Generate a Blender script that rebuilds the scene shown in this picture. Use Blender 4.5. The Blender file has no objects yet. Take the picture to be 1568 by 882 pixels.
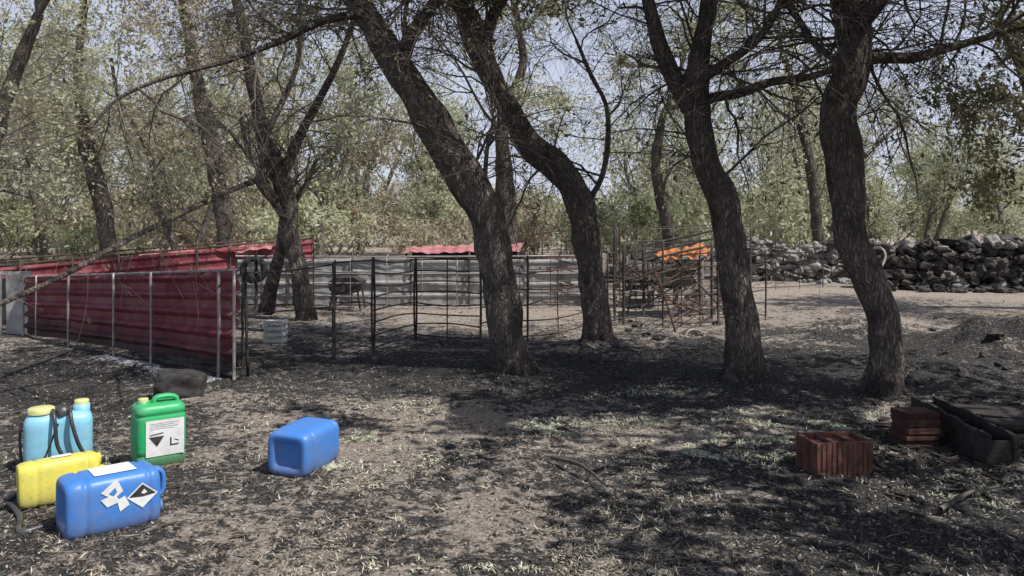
import bpy, math, random
import numpy as np
from mathutils import Vector, Matrix, Euler, noise
rng=np.random.default_rng(11); random.seed(11)
scene=bpy.context.scene
F=1200.0; CH=1.6; HZ=340.0
# placement helpers -> world metres
def S(u,v,d): return np.array(((u-784)/F*d, d, CH-(v-HZ)/F*d))
def Gp(u,v,z=0.0):
    d=(CH-z)*F/(v-HZ); return np.array(((u-784)/F*d,d,z))

# ---------------------------------------------------------------- materials
def newmat(name):
    m=bpy.data.materials.new(name); m.use_nodes=True
    nt=m.node_tree; nt.nodes.clear()
    out=nt.nodes.new('ShaderNodeOutputMaterial'); b=nt.nodes.new('ShaderNodeBsdfPrincipled')
    nt.links.new(b.outputs[0],out.inputs[0]); return m,nt,b,out
def N(nt,t,**k):
    n=nt.nodes.new(t)
    for a,v in k.items(): setattr(n,a,v)
    return n
def noise_n(nt,vec,scale,detail=4,rough=.6,dist=0):
    n=N(nt,'ShaderNodeTexNoise'); n.inputs['Scale'].default_value=scale; n.inputs['Detail'].default_value=detail
    n.inputs['Roughness'].default_value=rough; n.inputs['Distortion'].default_value=dist
    if vec is not None: nt.links.new(vec,n.inputs['Vector'])
    return n.outputs['Fac']
def ramp(nt,fac,stops):
    r=N(nt,'ShaderNodeValToRGB'); e=r.color_ramp.elements
    while len(e)<len(stops): e.new(.5)
    for i,(p,c) in enumerate(stops):
        e[i].position=p; e[i].color=(c[0],c[1],c[2],1) if hasattr(c,'__len__') else (c,c,c,1)
    nt.links.new(fac,r.inputs[0]); return r.outputs[0]
def mixc(nt,fac,a,b,mode='MIX'):
    m=N(nt,'ShaderNodeMix',data_type='RGBA',blend_type=mode)
    for s,v in ((0,fac),(6,a),(7,b)):
        if isinstance(v,(int,float)): m.inputs[s].default_value=v
        elif isinstance(v,tuple): m.inputs[s].default_value=(*v,1)
        else: nt.links.new(v,m.inputs[s])
    return m.outputs[2]
def mth(nt,op,a,b=0.0):
    m=N(nt,'ShaderNodeMath',operation=op)
    for i,v in enumerate((a,b)):
        if isinstance(v,(int,float)): m.inputs[i].default_value=v
        else: nt.links.new(v,m.inputs[i])
    return m.outputs[0]
def bump(nt,b,h,strength=.5,dist=.02):
    n=N(nt,'ShaderNodeBump'); n.inputs['Strength'].default_value=strength; n.inputs['Distance'].default_value=dist
    nt.links.new(h,n.inputs['Height']); nt.links.new(n.outputs[0],b.inputs['Normal'])
def objco(nt,scale=None):
    t=N(nt,'ShaderNodeTexCoord'); o=t.outputs['Object']
    if scale:
        m=N(nt,'ShaderNodeMapping'); m.inputs['Scale'].default_value=scale; nt.links.new(o,m.inputs[0]); return m.outputs[0]
    return o
def worn(name,c1,c2,rough=.6,scale=6,metal=0,bs=.3,bd=.004,spec=.4,dirt=(.1,.085,.07),dirtamt=.6,soot=None):
    m,nt,b,_=newmat(name); co=objco(nt)
    f=noise_n(nt,co,scale,5,.65); base=mixc(nt,ramp(nt,f,[(.35,0),(.65,1)]),c1,c2)
    g=noise_n(nt,co,scale*2.3,6,.75); g2=ramp(nt,g,[(.47,0),(.7,1)])
    col=mixc(nt,mth(nt,'MULTIPLY',g2,dirtamt),base,dirt)
    if soot:   # smoke staining rising from the burnt ground
        sx=N(nt,'ShaderNodeSeparateXYZ'); nt.links.new(co,sx.inputs[0])
        st_=N(nt,'ShaderNodeMapping'); st_.inputs['Scale'].default_value=(1,1,.15); nt.links.new(co,st_.inputs[0])
        h=mth(nt,'SUBTRACT',sx.outputs[2],mth(nt,'MULTIPLY',mth(nt,'SUBTRACT',noise_n(nt,st_.outputs[0],4,5,.7),.35),soot*2.2))
        col=mixc(nt,ramp(nt,h,[(.0,.85),(.3,0)]),col,(.026,.02,.02))
    nt.links.new(col,b.inputs['Base Color']); b.inputs['Roughness'].default_value=rough
    b.inputs['Metallic'].default_value=metal; b.inputs['Specular IOR Level'].default_value=spec
    bump(nt,b,noise_n(nt,co,scale*8,3),bs,bd); return m
def leafmat(name,cols,trans=.35):
    m,nt,b,out=newmat(name)
    a=N(nt,'ShaderNodeAttribute'); a.attribute_name='rnd'
    oi=N(nt,'ShaderNodeObjectInfo')
    f=mth(nt,'ADD',mth(nt,'MULTIPLY',a.outputs['Fac'],.78),mth(nt,'MULTIPLY',oi.outputs['Random'],.24))
    c=ramp(nt,f,[(.12+.76*i/(len(cols)-1),cc) for i,cc in enumerate(cols)])
    d=N(nt,'ShaderNodeBsdfDiffuse'); nt.nodes.remove(b); nt.links.new(c,d.inputs[0])
    tr=N(nt,'ShaderNodeBsdfTranslucent'); nt.links.new(c,tr.inputs[0])
    mx=N(nt,'ShaderNodeMixShader'); mx.inputs[0].default_value=trans
    nt.links.new(d.outputs[0],mx.inputs[1]); nt.links.new(tr.outputs[0],mx.inputs[2]); nt.links.new(mx.outputs[0],out.inputs[0])
    return m
def barkmat(name,dark,mid,light,char_shade=True,z=3.5,vs=34,up=.35):
    m,nt,b,_=newmat(name); co=objco(nt,(1,1,.24)); c0=objco(nt)
    v=N(nt,'ShaderNodeTexVoronoi',feature='DISTANCE_TO_EDGE'); v.inputs['Scale'].default_value=vs
    d=N(nt,'ShaderNodeVectorMath',operation='ADD'); nn=N(nt,'ShaderNodeTexNoise'); nn.inputs['Scale'].default_value=12
    nt.links.new(co,nn.inputs['Vector']); sc=N(nt,'ShaderNodeVectorMath',operation='SCALE'); sc.inputs['Scale'].default_value=.16
    nt.links.new(nn.outputs['Color'],sc.inputs[0]); nt.links.new(co,d.inputs[0]); nt.links.new(sc.outputs[0],d.inputs[1])
    nt.links.new(d.outputs[0],v.inputs['Vector'])
    crack=ramp(nt,v.outputs['Distance'],[(.0,.2),(.32,1)])
    f=noise_n(nt,co,26,6,.78); big=noise_n(nt,c0,3.2,5)
    c=mixc(nt,ramp(nt,f,[(.38,0),(.66,1)]),mid,light)
    c=mixc(nt,crack,dark,c)
    c=mixc(nt,ramp(nt,big,[(.48,0),(.64,.8)]),c,mixc(nt,.75,c,dark))
    if char_shade:
        sx=N(nt,'ShaderNodeSeparateXYZ'); nt.links.new(c0,sx.inputs[0])
        h=mth(nt,'ADD',sx.outputs[2],mth(nt,'MULTIPLY',noise_n(nt,c0,4,4),.9))
        h1=ramp(nt,h,[(.4,1),(.8,0)])
        c=mixc(nt,mth(nt,'MULTIPLY',h1,.8),c,(.022,.02,.019))
        hh=mth(nt,'MULTIPLY',sx.outputs[2],1/3.0); shade_hi=ramp(nt,hh,[(.4,0),(.75,up)])  # upper trunk darkened in the bark colour, standing in for shade
        c=mixc(nt,shade_hi,c,dark)
    nt.links.new(c,b.inputs['Base Color']); b.inputs['Roughness'].default_value=.9; b.inputs['Specular IOR Level'].default_value=.2
    hgt=mth(nt,'ADD',mth(nt,'MULTIPLY',crack,.9),f); bump(nt,b,hgt,1,.03); return m

M_bark=barkmat('bark_scorched',(.045,.038,.033),(.22,.18,.15),(.52,.44,.38))
M_barkbg=barkmat('bark_grey',(.10,.09,.08),(.26,.23,.2),(.42,.385,.34),char_shade=False,vs=9)
M_twig=worn('twig_bark',(.05,.043,.038),(.14,.12,.10),.9,3,dirt=(.3,.26,.23),spec=.15)
L_green=leafmat('leaf_willow',[(.21,.225,.12),(.41,.43,.26),(.59,.60,.41),(.72,.71,.56)],.48)
L_brown=leafmat('leaf_scorched',[(.2,.155,.11),(.40,.33,.23),(.53,.46,.34),(.58,.56,.42)],.45)
L_dk=leafmat('leaf_ash',[(.05,.055,.025),(.12,.13,.06),(.22,.21,.11),(.30,.24,.15)],.4)

# ---------------------------------------------------------------- mesh builder
class MB:
    def __init__(s): s.V=[];s.Q=[];s.M=[];s.R=[];s.S=[];s.n=0
    def add(s,V,Q,mat=0,rnd=None,smooth=True):
        V=np.asarray(V,float); Q=np.asarray(Q,int)
        s.V.append(V); s.Q.append(Q+s.n); s.n+=len(V); k=len(Q)
        s.M.append(np.full(k,mat)); s.R.append(rng.random(k) if rnd is None else np.asarray(rnd)); s.S.append(np.full(k,smooth))
    def mesh(s,name,mats):
        V=np.concatenate(s.V);Q=np.concatenate(s.Q);M=np.concatenate(s.M);R=np.concatenate(s.R);Sm=np.concatenate(s.S)
        me=bpy.data.meshes.new(name); me.vertices.add(len(V)); me.vertices.foreach_set('co',V.astype(np.float32).ravel())
        me.loops.add(len(Q)*4); me.loops.foreach_set('vertex_index',Q.astype(np.int32).ravel())
        me.polygons.add(len(Q)); me.polygons.foreach_set('loop_start',np.arange(0,4*len(Q),4,dtype=np.int32))
        me.polygons.foreach_set('material_index',M.astype(np.int32)); me.polygons.foreach_set('use_smooth',Sm.astype(bool))
        for m in mats: me.materials.append(m)
        a=me.attributes.new('rnd','FLOAT','FACE'); a.data.foreach_set('value',R.astype(np.float32))
        me.update(calc_edges=True); return me
    def obj(s,name,mats,parent=None):
        o=bpy.data.objects.new(name,s.mesh(name,mats)); scene.collection.objects.link(o)
        if parent: o.parent=parent
        return o
def nrm(v): return v/ (np.linalg.norm(v)+1e-9)
def tube_arr(P,R,n,lump=0.0,seed=0.0,cap=False):
    P=np.asarray(P,float); R=np.asarray(R,float); T=np.gradient(P,axis=0)
    T/=np.linalg.norm(T,axis=1)[:,None]+1e-9
    u=np.cross(T[0],[0,0,1.0] if abs(T[0][2])<.9 else [1.0,0,0]); u=nrm(u); U=[]
    for t in T:
        u=nrm(u-t*np.dot(u,t)); U.append(u)
    U=np.array(U); W=np.cross(T,U); a=np.linspace(0,2*np.pi,n,endpoint=False)
    rr=np.repeat(R[:,None],n,1)
    if lump:
        for i in range(len(P)):
            for j in range(n):
                q=Vector((math.cos(a[j])*1.6+seed,math.sin(a[j])*1.6,P[i][2]*2.6+seed))
                q2=Vector((math.cos(a[j])*5+seed,math.sin(a[j])*5,P[i][2]*4+seed))
                rr[i,j]*=1+lump*(noise.noise(q)*1.4+noise.noise(q2)*.7)
    V=P[:,None]+rr[...,None]*(np.cos(a)[None,:,None]*U[:,None]+np.sin(a)[None,:,None]*W[:,None])
    k=len(P); i=np.arange(k-1)[:,None]*n; j=np.arange(n)[None]; j2=(j+1)%n
    Q=np.stack([i+j,i+j2,i+n+j2,i+n+j],-1).reshape(-1,4); V=V.reshape(-1,3)
    if cap:
        b=len(V); V=np.vstack([V,P[0],P[-1]]); q=[]
        for c,off in ((b,0),(b+1,(k-1)*n)):
            for jj in range(0,n,2): q.append([c,off+jj,off+(jj+1)%n,off+(jj+2)%n])
        Q=np.vstack([Q,q])
    return V,Q
def smooth_path(pts,step):
    pts=np.asarray(pts,float); out=[]
    P=np.vstack([2*pts[0]-pts[1],pts,2*pts[-1]-pts[-2]])
    for i in range(1,len(P)-2):
        L=np.linalg.norm(P[i+1][:3]-P[i][:3]); n=max(1,int(L/step))
        for k in range(n):
            t=k/n; a,b,c,d=P[i-1],P[i],P[i+1],P[i+2]
            out.append(.5*((2*b)+(-a+c)*t+(2*a-5*b+4*c-d)*t*t+(-a+3*b-3*c+d)*t**3))
    out.append(pts[-1]); return np.array(out)
def leaves(mb,C,l,w,mat,hang=0):
    C=np.asarray(C); n=len(C)
    if n==0: return
    a=rng.normal(size=(n,3)); a[:,2]-=hang; a/=np.linalg.norm(a,axis=1)[:,None]
    b=np.cross(a,rng.normal(size=(n,3))); b/=np.linalg.norm(b,axis=1)[:,None]
    s=rng.uniform(.6,1.3,(n,1)); a=a*l*s; b=b*w*s
    V=np.stack([C-a,C-b,C+a,C+b],1).reshape(-1,3); Q=np.arange(4*n).reshape(-1,4)
    cl=.5+.8*(np.sin(C[:,0]*2.1+np.sin(C[:,1]*1.7)*1.5)*np.sin(C[:,1]*1.9+1)*np.sin(C[:,2]*2.3+C[:,0]))
    mb.add(V,Q,mat,np.clip(.6*rng.random(n)+.4*cl,0,1),False)
def grow(mb,tips,p,d,L,r,lvl,wig=.18,up=0.0,droop=0.0,nc=(3,6),mat=0,rmin=.0025):
    n=max(3,min(8,int(L/.16))); pts=[p]; d=nrm(d)
    for i in range(n):
        d=nrm(d+rng.normal(0,wig,3)+np.array([0,0,up-droop*(i+1)/n])); p=p+d*L/n; pts.append(p)
    R=np.linspace(r,max(r*.3,rmin*.6),n+1)
    V,Q=tube_arr(pts,R,3 if r<.012 else (4 if r<.03 else 7)); mb.add(V,Q,mat)
    if lvl<=1: tips.append(np.array(pts))
    if lvl<=0: return
    for k in range(rng.integers(*nc)):
        i=int(rng.uniform(.25,1)*n); dd=nrm(pts[min(i+1,n)]-pts[max(i-1,0)])
        pr=nrm(np.cross(dd,rng.normal(size=3))); a=math.radians(rng.uniform(22,62))
        grow(mb,tips,pts[i],dd*math.cos(a)+pr*math.sin(a),L*rng.uniform(.45,.78),max(R[i]*.62,rmin),lvl-1,wig,up,droop,nc,mat,rmin)
def tipcloud(tips,per,jit):
    out=[]
    for t in tips:
        i=rng.uniform(0,len(t)-1,per); k=np.floor(i).astype(int); k=np.minimum(k,len(t)-2); f=(i-k)[:,None]
        out.append(t[k]*(1-f)+t[k+1]*f+rng.normal(0,jit,(per,3)))
    return np.concatenate(out)

# ---------------------------------------------------------------- foreground trees
def fg_tree(name,d,limbs,side=12,crown=4,sides=22,lvs=6,seed=0,lmat=None,leaf_low=.06,sideL=(.7,2.0),zmin=1.9,step=.07,ls=(.038,.014),topleaf=9):
    mb=MB(); tips=[]
    for li,L in enumerate(limbs):
        pts=[]
        for e in L:
            dd=e[3] if len(e)>3 else 0
            q=S(e[0],e[1],d+dd); pts.append([*q,e[2]/F*(d+dd)])
        if li==0:
            pts[0][2]=min(pts[0][2],0); b=list(pts[0]); b[2]-=.2; b[3]*=1.15; pts=[b]+pts
        pts=np.array(pts); big=pts[:,3].max()>.05
        P=smooth_path(pts,step if big else .12)
        if li==0:
            z=P[:,2]; P[:,3]*=1+.3*np.exp(-np.clip(z,0,9)/.10)
        V,Q=tube_arr(P[:,:3],np.maximum(P[:,3]*.94,.003),sides if li==0 else (12 if big else 6),.24 if big else .08,seed+li*3.1)
        mb.add(V,Q,0 if big else 1)
        zc=[i for i in range(len(P)-1) if P[i,2]>zmin]
        if zc:
            ns=side if li==0 else max(3,side//2)
            for k in range(ns):
                i=zc[rng.integers(len(zc))]; T=nrm(P[i+1,:3]-P[i,:3]); pr=nrm(np.cross(T,rng.normal(size=3)))
                a=math.radians(rng.uniform(40,85)); dr=T*math.cos(a)+pr*math.sin(a)
                grow(mb,tips,P[i,:3],dr,rng.uniform(*sideL),rng.uniform(.007,.02),2,.2,.02,.18,(4,8),1,.002)
        T=nrm(P[-1,:3]-P[-2,:3])
        for k in range(crown if big else 1):
            dr=nrm(T+rng.normal(0,.5,3)+np.array([0,0,.35]))
            grow(mb,tips,P[-1,:3],dr,rng.uniform(1.3,2.3),P[-1,3]*.6,3 if big else 1,.16,.04,.05,(3,5),1)
    C=tipcloud(tips,lvs,.06); hi=C[:,2]>4.3; keep=hi|(rng.random(len(C))<leaf_low)
    leaves(mb,C[keep],*ls,2)
    if topleaf:
        top=[t for t in tips if t[:,2].min()>4.4 and noise.noise(Vector(t[-1]*.9))>.02]
        if top: leaves(mb,tipcloud(top,topleaf,.07),.06,.03,2)
    return mb.obj(name,[M_bark,M_twig,lmat or L_dk])

fg_tree('ash_tree',8.35,[
 [(787,578,32),(777,530,29),(767,460,27),(757,390,27),(744,325,28),(716,275,31),(682,225,29),(650,165,27),(612,110,25),(578,50,22),(548,0,20,.1),(510,-70,17,.2),(465,-150,13,.3)],
 [(612,108,15),(628,55,12,-.2),(668,0,10,-.4),(700,-70,8,-.5)],
 [(742,300,5),(744,250,4.5,-.1),(750,210,4,-.15),(772,180,3,-.2)],
 [(560,20,8),(500,30,6,-.4),(430,62,5,-.8),(350,92,4,-1.1),(250,120,3,-1.5),(180,152,2.5,-1.8),(140,195,2,-2)],
],seed=1,side=26)
fg_tree('ash_tree',9.85,[
 [(915,535,26),(913,480,21),(905,410,20),(897,350,21),(882,295,22),(850,255,22),(812,222,20),(786,175,17),(757,130,18),(737,80,19),(717,30,19),(690,-30,17,.1),(655,-110,13,.2)],
 [(900,310,6),(922,270,5),(931,215,5),(928,160,4,-.1),(905,115,4,-.2),(882,60,3,-.3)],
 [(740,85,12),(752,30,10,.3),(800,-50,8,.6)],
],seed=5,side=22)
fg_tree('ash_tree',8.2,[
 [(1138,578,31),(1136,520,26),(1128,450,25),(1121,380,25),(1106,310,24),(1082,250,22),(1069,190,22),(1064,150,24),(1068,105,17),(1076,60,15),(1086,0,13),(1096,-80,10)],
 [(1060,165,17),(1032,120,14),(1011,70,12),(996,20,11),(984,-40,9),(960,-110,7)],
 [(1072,160,10),(1092,150,9),(1132,143,8,.1),(1182,125,7,.2),(1240,117,6,.3),(1300,98,4,.3)],
 [(1070,125,9),(1105,100,8,-.2),(1150,70,7,-.4),(1185,25,6,-.5),(1210,-40,5,-.6)],
],seed=9,side=22)
fg_tree('ash_tree',7.4,[
 [(1350,602,30),(1355,550,25),(1350,490,24),(1330,430,24),(1306,370,24),(1296,300,25),(1290,240,27),(1285,180,28),(1299,120,26),(1309,70,25),(1305,20,24),(1290,-60,20),(1270,-130,15)],
 [(1312,92,12),(1345,88,9,.1),(1400,88,8,.2),(1450,74,7,.3),(1520,55,5,.4)],
 [(1300,50,14),(1340,10,12,-.3),(1380,-60,10,-.5)],
 [(1292,100,7),(1250,70,6,.2),(1215,20,5,.4),(1180,-30,4,.5)],
],seed=14,side=24)
fg_tree('ash_tree',12.8,[
 [(468,492,14),(460,430,14),(447,370,13),(440,310,15),(426,265,15),(406,215,12),(396,170,11),(385,120,10),(375,60,8),(360,-10,7),(350,-80,5)],
 [(408,478,13,.3),(418,430,11,.2),(430,380,10,.1),(438,335,11)],
 [(434,270,10),(463,200,8),(490,150,6,-.3),(520,90,5,-.5),(545,20,4,-.6)],
 [(418,262,5),(400,272,5,-.5),(330,302,4.5,-1.6),(200,365,4.5,-3.2),(90,425,4,-4.6),(-30,478,4,-5.8)],
 [(405,210,5),(430,160,5,.3),(455,100,4,.5),(460,30,3,.6)],
],seed=21,side=28,sides=14,leaf_low=.06,zmin=2.6,lvs=6,topleaf=0)

# taller trees behind the pens
def mid_tree(d,limb,seed,lm,side=12,lvs=12,low=.45,name='ash_tree'):
    fg_tree(name,d,[limb],side=side,crown=4,sides=10,lvs=lvs,seed=seed,lmat=lm,leaf_low=low,sideL=(1.2,2.8),zmin=2.4,step=.16,ls=(.06,.024),topleaf=0)
mid_tree(20,[(350,436,14),(345,340,14),(326,240,14),(306,150,12),(290,60,9),(278,-20,7)],3,L_brown,22)
mid_tree(21,[(170,430,15),(160,330,14),(140,250,13),(125,170,9),(120,90,7),(130,10,5)],4,L_brown,22)
mid_tree(20,[(782,436,16),(778,340,15),(772,260,14),(770,180,10),(800,100,7),(790,20,5)],6,L_green,16)
mid_tree(22,[(1260,427,10),(1252,350,9),(1243,270,9),(1230,200,8),(1215,130,6),(1190,60,4)],7,L_green,14)
mid_tree(17,[(-60,452,14),(-40,340,14),(-10,220,12),(20,120,10),(60,20,8)],8,L_green,20)
mid_tree(23,[(1030,423,9),(1020,340,9),(1005,260,8),(1015,180,6),(1040,120,5)],10,L_green,12)
mid_tree(14,[(1650,477,16),(1640,360,15),(1620,260,13),(1600,200,10),(1580,150,8)],15,L_dk,18,lvs=12,low=1)

# shade trees standing right of the viewpoint
def shade_tree(x,y,h,seed,per=40,frac=.6,fork=.55,sc=1.1):
    mb=MB(); tips=[]
    P=smooth_path([[x,y,-.2,.24],[x+.05,y,.6,.18],[x-.0,y+.0,1.8,.15],[x-.1,y+.0,h*fork,.13]],.1)
    V,Q=tube_arr(P[:,:3],P[:,3],14,.15,seed); mb.add(V,Q,0)
    for k in range(7):
        a=k*2*math.pi/7+rng.uniform(-.3,.3)
        grow(mb,tips,P[-1,:3]+rng.normal(0,.03,3)-np.array([0,0,rng.uniform(0,.5)]),np.array([math.cos(a),math.sin(a),rng.uniform(.5,1.3)]),rng.uniform(2.0,2.9),.07,3,.14,.03,.04,(3,6),1)
    keep=[t for t in tips if noise.noise(Vector(t[-1]*sc))>(.5-frac)*.9]
    C=tipcloud(keep,per,.1); leaves(mb,C,.085,.042,2)
    mb.obj('ash_tree',[M_bark,M_twig,L_dk])
shade_tree(5.6,1.3,5.2,31,36,.75); shade_tree(8.6,4.4,6.0,37,30,.52); shade_tree(5.2,4.6,6.8,41,34,.40,.62,1.4)

# ---------------------------------------------------------------- distant woodland
def bg_variant(name,H,seed,lm,n=13000,shrub=False):
    mb=MB(); tips=[]
    stems=2 if not shrub else 6
    for s in range(stems):
        a=rng.uniform(0,6.28); p=np.array([math.cos(a)*.25*s,math.sin(a)*.25*s,-.1])
        if shrub:
            grow(mb,tips,p,np.array([math.cos(a)*.6,math.sin(a)*.6,1]),H*.6,.04,3,.15,.05,0,(3,5),0,.006)
        else:
            pts=[np.array([*p,.15])]; q=p.copy(); dr=np.array([math.cos(a)*.18,math.sin(a)*.18,1])
            for i in range(6):
                dr=nrm(dr+rng.normal(0,.13,3)*[1,1,.2]); q=q+dr*H*.115; pts.append(np.array([*q,.15*(1-i*.13)]))
            P=smooth_path(pts,.3); V,Q=tube_arr(P[:,:3],P[:,3],7); mb.add(V,Q,0)
            for k in range(10):
                i=int(rng.uniform(.22,1)*(len(P)-1)); aa=rng.uniform(0,6.28)
                grow(mb,tips,P[i,:3],np.array([math.cos(aa)*.8,math.sin(aa)*.8,rng.uniform(.3,1.4)]),H*rng.uniform(.14,.26),P[i,3]*.4,2,.16,.05,.05,(4,6),0,.008)
    per=max(4,int(n/len(tips))); C=tipcloud(tips,per,.2 if not shrub else .14)
    leaves(mb,C,.11,.042,1,.5)
    return mb.mesh(name,[M_barkbg,lm])
vg=[bg_variant('willow_a',11,1,L_green,5500),bg_variant('willow_b',10,2,L_green,4600),bg_variant('willow_c',12,3,L_green,3600)]
vb=[bg_variant('scorched_a',10,4,L_brown,3600),bg_variant('scorched_b',11,5,L_brown,2500)]
sg=[bg_variant('shrub_a',3.2,6,L_green,3000,True)]; sb=[bg_variant('shrub_b',3.0,7,L_brown,3000,True)]
wood=bpy.data.objects.new('distant_woodland_trees',None); scene.collection.objects.link(wood)
brush=bpy.data.objects.new('distant_undergrowth',None); scene.collection.objects.link(brush)
def place(me,x,y,s,par,sz=1.0):
    o=bpy.data.objects.new('clump',me); scene.collection.objects.link(o); o.parent=par
    o.location=(x,y,0); o.rotation_euler=(0,0,rng.uniform(0,6.28)); o.scale=(s,s,s*sz)
for d,st in ((25,5.2),(31,4.4),(38,4.6),(50,5.2)):
    x=-.82*d
    while x<.86*d:
        xx=x+rng.uniform(-1,1); dd=d+rng.uniform(-2,2); u=784+xx/dd*F
        m=2.6/dd*F
        if u<820-m*.7: top=rng.uniform(-60,90)
        elif u<965+m*.55: top=None
        elif u<1300: top=rng.uniform(20,110)
        elif u<1440: top=rng.uniform(60,130)
        else: top=rng.uniform(120,170)
        if d==25 and rng.random()<.35: top=None
        if top is not None:
            H=1.6+(340-top)*dd/F; br=rng.random()<(.26 if u<700 else .06)
            me=(vb if br else vg)[rng.integers(2 if br else 3)]; place(me,xx,dd,H/11.5,wood)
        x+=st
for d in (26,32,40,52):
    x=-.78*d
    while x<.85*d:
        xx=x+rng.uniform(-.8,.8); u=784+xx/d*F
        br=rng.random()<(.5 if u<800 else .2)
        if not(u>1150 and d<33): place((sb if br else sg)[0],xx,d+rng.uniform(-1.5,1.5),rng.uniform(.7,1.35)*(d/36)**.5,brush)
        x+=3.0+d*.02

# ---------------------------------------------------------------- ground
def axis(a,b,st,lim0,lim1,g=1.09):
    xs=list(np.arange(a,b,st)); s=st; x=a; lo=[]
    while x>lim0: s*=g; x-=s; lo.append(x)
    s=st; x=xs[-1]; hi=[]
    while x<lim1: s*=g; x+=s; hi.append(x)
    return np.array(lo[::-1]+xs+hi)
XA=axis(-7,7,.05,-500,500); YA=axis(2.4,12,.05,-80,900)
nx,ny=len(XA),len(YA); GX,GY=np.meshgrid(XA,YA); GZ=np.zeros_like(GX); BU=np.zeros_like(GX)
mounds=[(6.0,9.6,.9,.4),(5.0,11.3,1.0,.2),(-.3,7.9,.8,.05),(1.1,9.7,.7,.12),(-2.4,7.1,.6,.05),(4.6,8.6,1.1,.1),(2.3,10.3,.8,.12)]
# burnt ground plus painted tree shade (positive) / unburnt (negative) areas: x,y,rx,ry,weight
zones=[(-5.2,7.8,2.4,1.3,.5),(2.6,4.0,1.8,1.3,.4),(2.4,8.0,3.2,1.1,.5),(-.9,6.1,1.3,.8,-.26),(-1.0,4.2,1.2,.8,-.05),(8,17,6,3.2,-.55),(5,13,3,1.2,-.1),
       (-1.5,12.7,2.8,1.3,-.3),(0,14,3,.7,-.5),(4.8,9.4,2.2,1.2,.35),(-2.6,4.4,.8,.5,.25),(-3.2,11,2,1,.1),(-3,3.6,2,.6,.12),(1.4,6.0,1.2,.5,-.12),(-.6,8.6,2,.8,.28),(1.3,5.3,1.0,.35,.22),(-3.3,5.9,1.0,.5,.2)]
def hgt(x,y):
    z=.035*noise.noise(Vector((x*.7,y*.7,1)))+.014*noise.noise(Vector((x*3,y*3,5)))+.011*noise.noise(Vector((x*9,y*9,9)))
    for mx,my,r,h in mounds:
        q=((x-mx)**2+(y-my)**2)/(r*r)
        if q<6: z+=h*math.exp(-q*1.5)*(1+.5*noise.noise(Vector((x*4,y*4,3))))
    return z
def burn_shade_v(x,y):
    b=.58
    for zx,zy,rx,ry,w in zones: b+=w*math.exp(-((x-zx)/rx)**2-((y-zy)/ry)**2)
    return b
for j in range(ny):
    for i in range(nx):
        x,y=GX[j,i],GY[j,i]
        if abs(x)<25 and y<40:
            GZ[j,i]=hgt(x,y); BU[j,i]=burn_shade_v(x,y)
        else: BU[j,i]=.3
V=np.stack([GX,GY,GZ],-1).reshape(-1,3)
i=np.arange(ny-1)[:,None]*nx+np.arange(nx-1)[None]
Q=np.stack([i,i+1,i+nx+1,i+nx],-1).reshape(-1,4)
mg,nt,b,_=newmat('burnt_ground')
co=objco(nt); at=N(nt,'ShaderNodeAttribute'); at.attribute_name='burn_shade'
n1=noise_n(nt,co,1.3,6,.7,.4); n3=noise_n(nt,co,42,5,.8); n4=noise_n(nt,co,150,2,.7); n5=noise_n(nt,co,11,5,.8,.5)
soil=ramp(nt,n3,[(.28,(.08,.066,.058)),(.42,(.22,.183,.155)),(.54,(.40,.345,.295)),(.66,(.66,.6,.52))])
soil=mixc(nt,ramp(nt,n5,[(.45,0),(.62,.5)]),soil,mixc(nt,.5,soil,(.33,.215,.15)))
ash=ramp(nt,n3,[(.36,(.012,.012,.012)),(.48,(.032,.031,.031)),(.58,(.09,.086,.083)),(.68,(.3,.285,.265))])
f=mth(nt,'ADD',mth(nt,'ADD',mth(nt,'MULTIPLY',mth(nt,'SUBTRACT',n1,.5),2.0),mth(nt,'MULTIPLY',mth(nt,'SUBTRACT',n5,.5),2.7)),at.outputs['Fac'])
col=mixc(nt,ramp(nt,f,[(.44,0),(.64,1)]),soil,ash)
w=ramp(nt,n4,[(.62,0),(.7,.55)]); col=mixc(nt,w,col,(.64,.61,.55))
nt.links.new(col,b.inputs['Base Color']); b.inputs['Roughness'].default_value=.95; b.inputs['Specular IOR Level'].default_value=.15
bump(nt,b,mth(nt,'ADD',n5,n3),1,.028)
g=MB(); g.add(V,Q,0); og=g.obj('ground',[mg]); a=og.data.attributes.new('burn_shade','FLOAT','POINT'); a.data.foreach_set('value',BU.astype(np.float32).ravel())

# litter
def scatter(n,ymin,ymax,clump=1.0,thr=-.05,sc=1.5,unb=0):
    out=[]
    while len(out)<n:
        y=ymin+(ymax-ymin)*random.random()**1.5; x=random.uniform(-.72,.72)*y
        if noise.noise(Vector((x*sc,y*sc,20)))+.5*noise.noise(Vector((x*sc*4,y*sc*4,7)))-unb*(burn_shade_v(x,y)-.5)>thr or random.random()>clump:
            out.append((x,y,hgt(x,y)))
    return np.array(out)
M_straw=leafmat('straw',[(.14,.115,.085),(.32,.275,.2),(.5,.45,.35),(.66,.63,.52)],.1)
M_dead=leafmat('dead_leaf',[(.03,.026,.023),(.11,.09,.07),(.24,.19,.145),(.42,.38,.32)],.1)
M_palestraw=leafmat('pale_grass',[(.3,.32,.2),(.5,.51,.36),(.66,.66,.5),(.76,.75,.63)],.2)
M_clod=worn('clod',(.035,.032,.03),(.15,.13,.115),.95,12,spec=.1)
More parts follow.
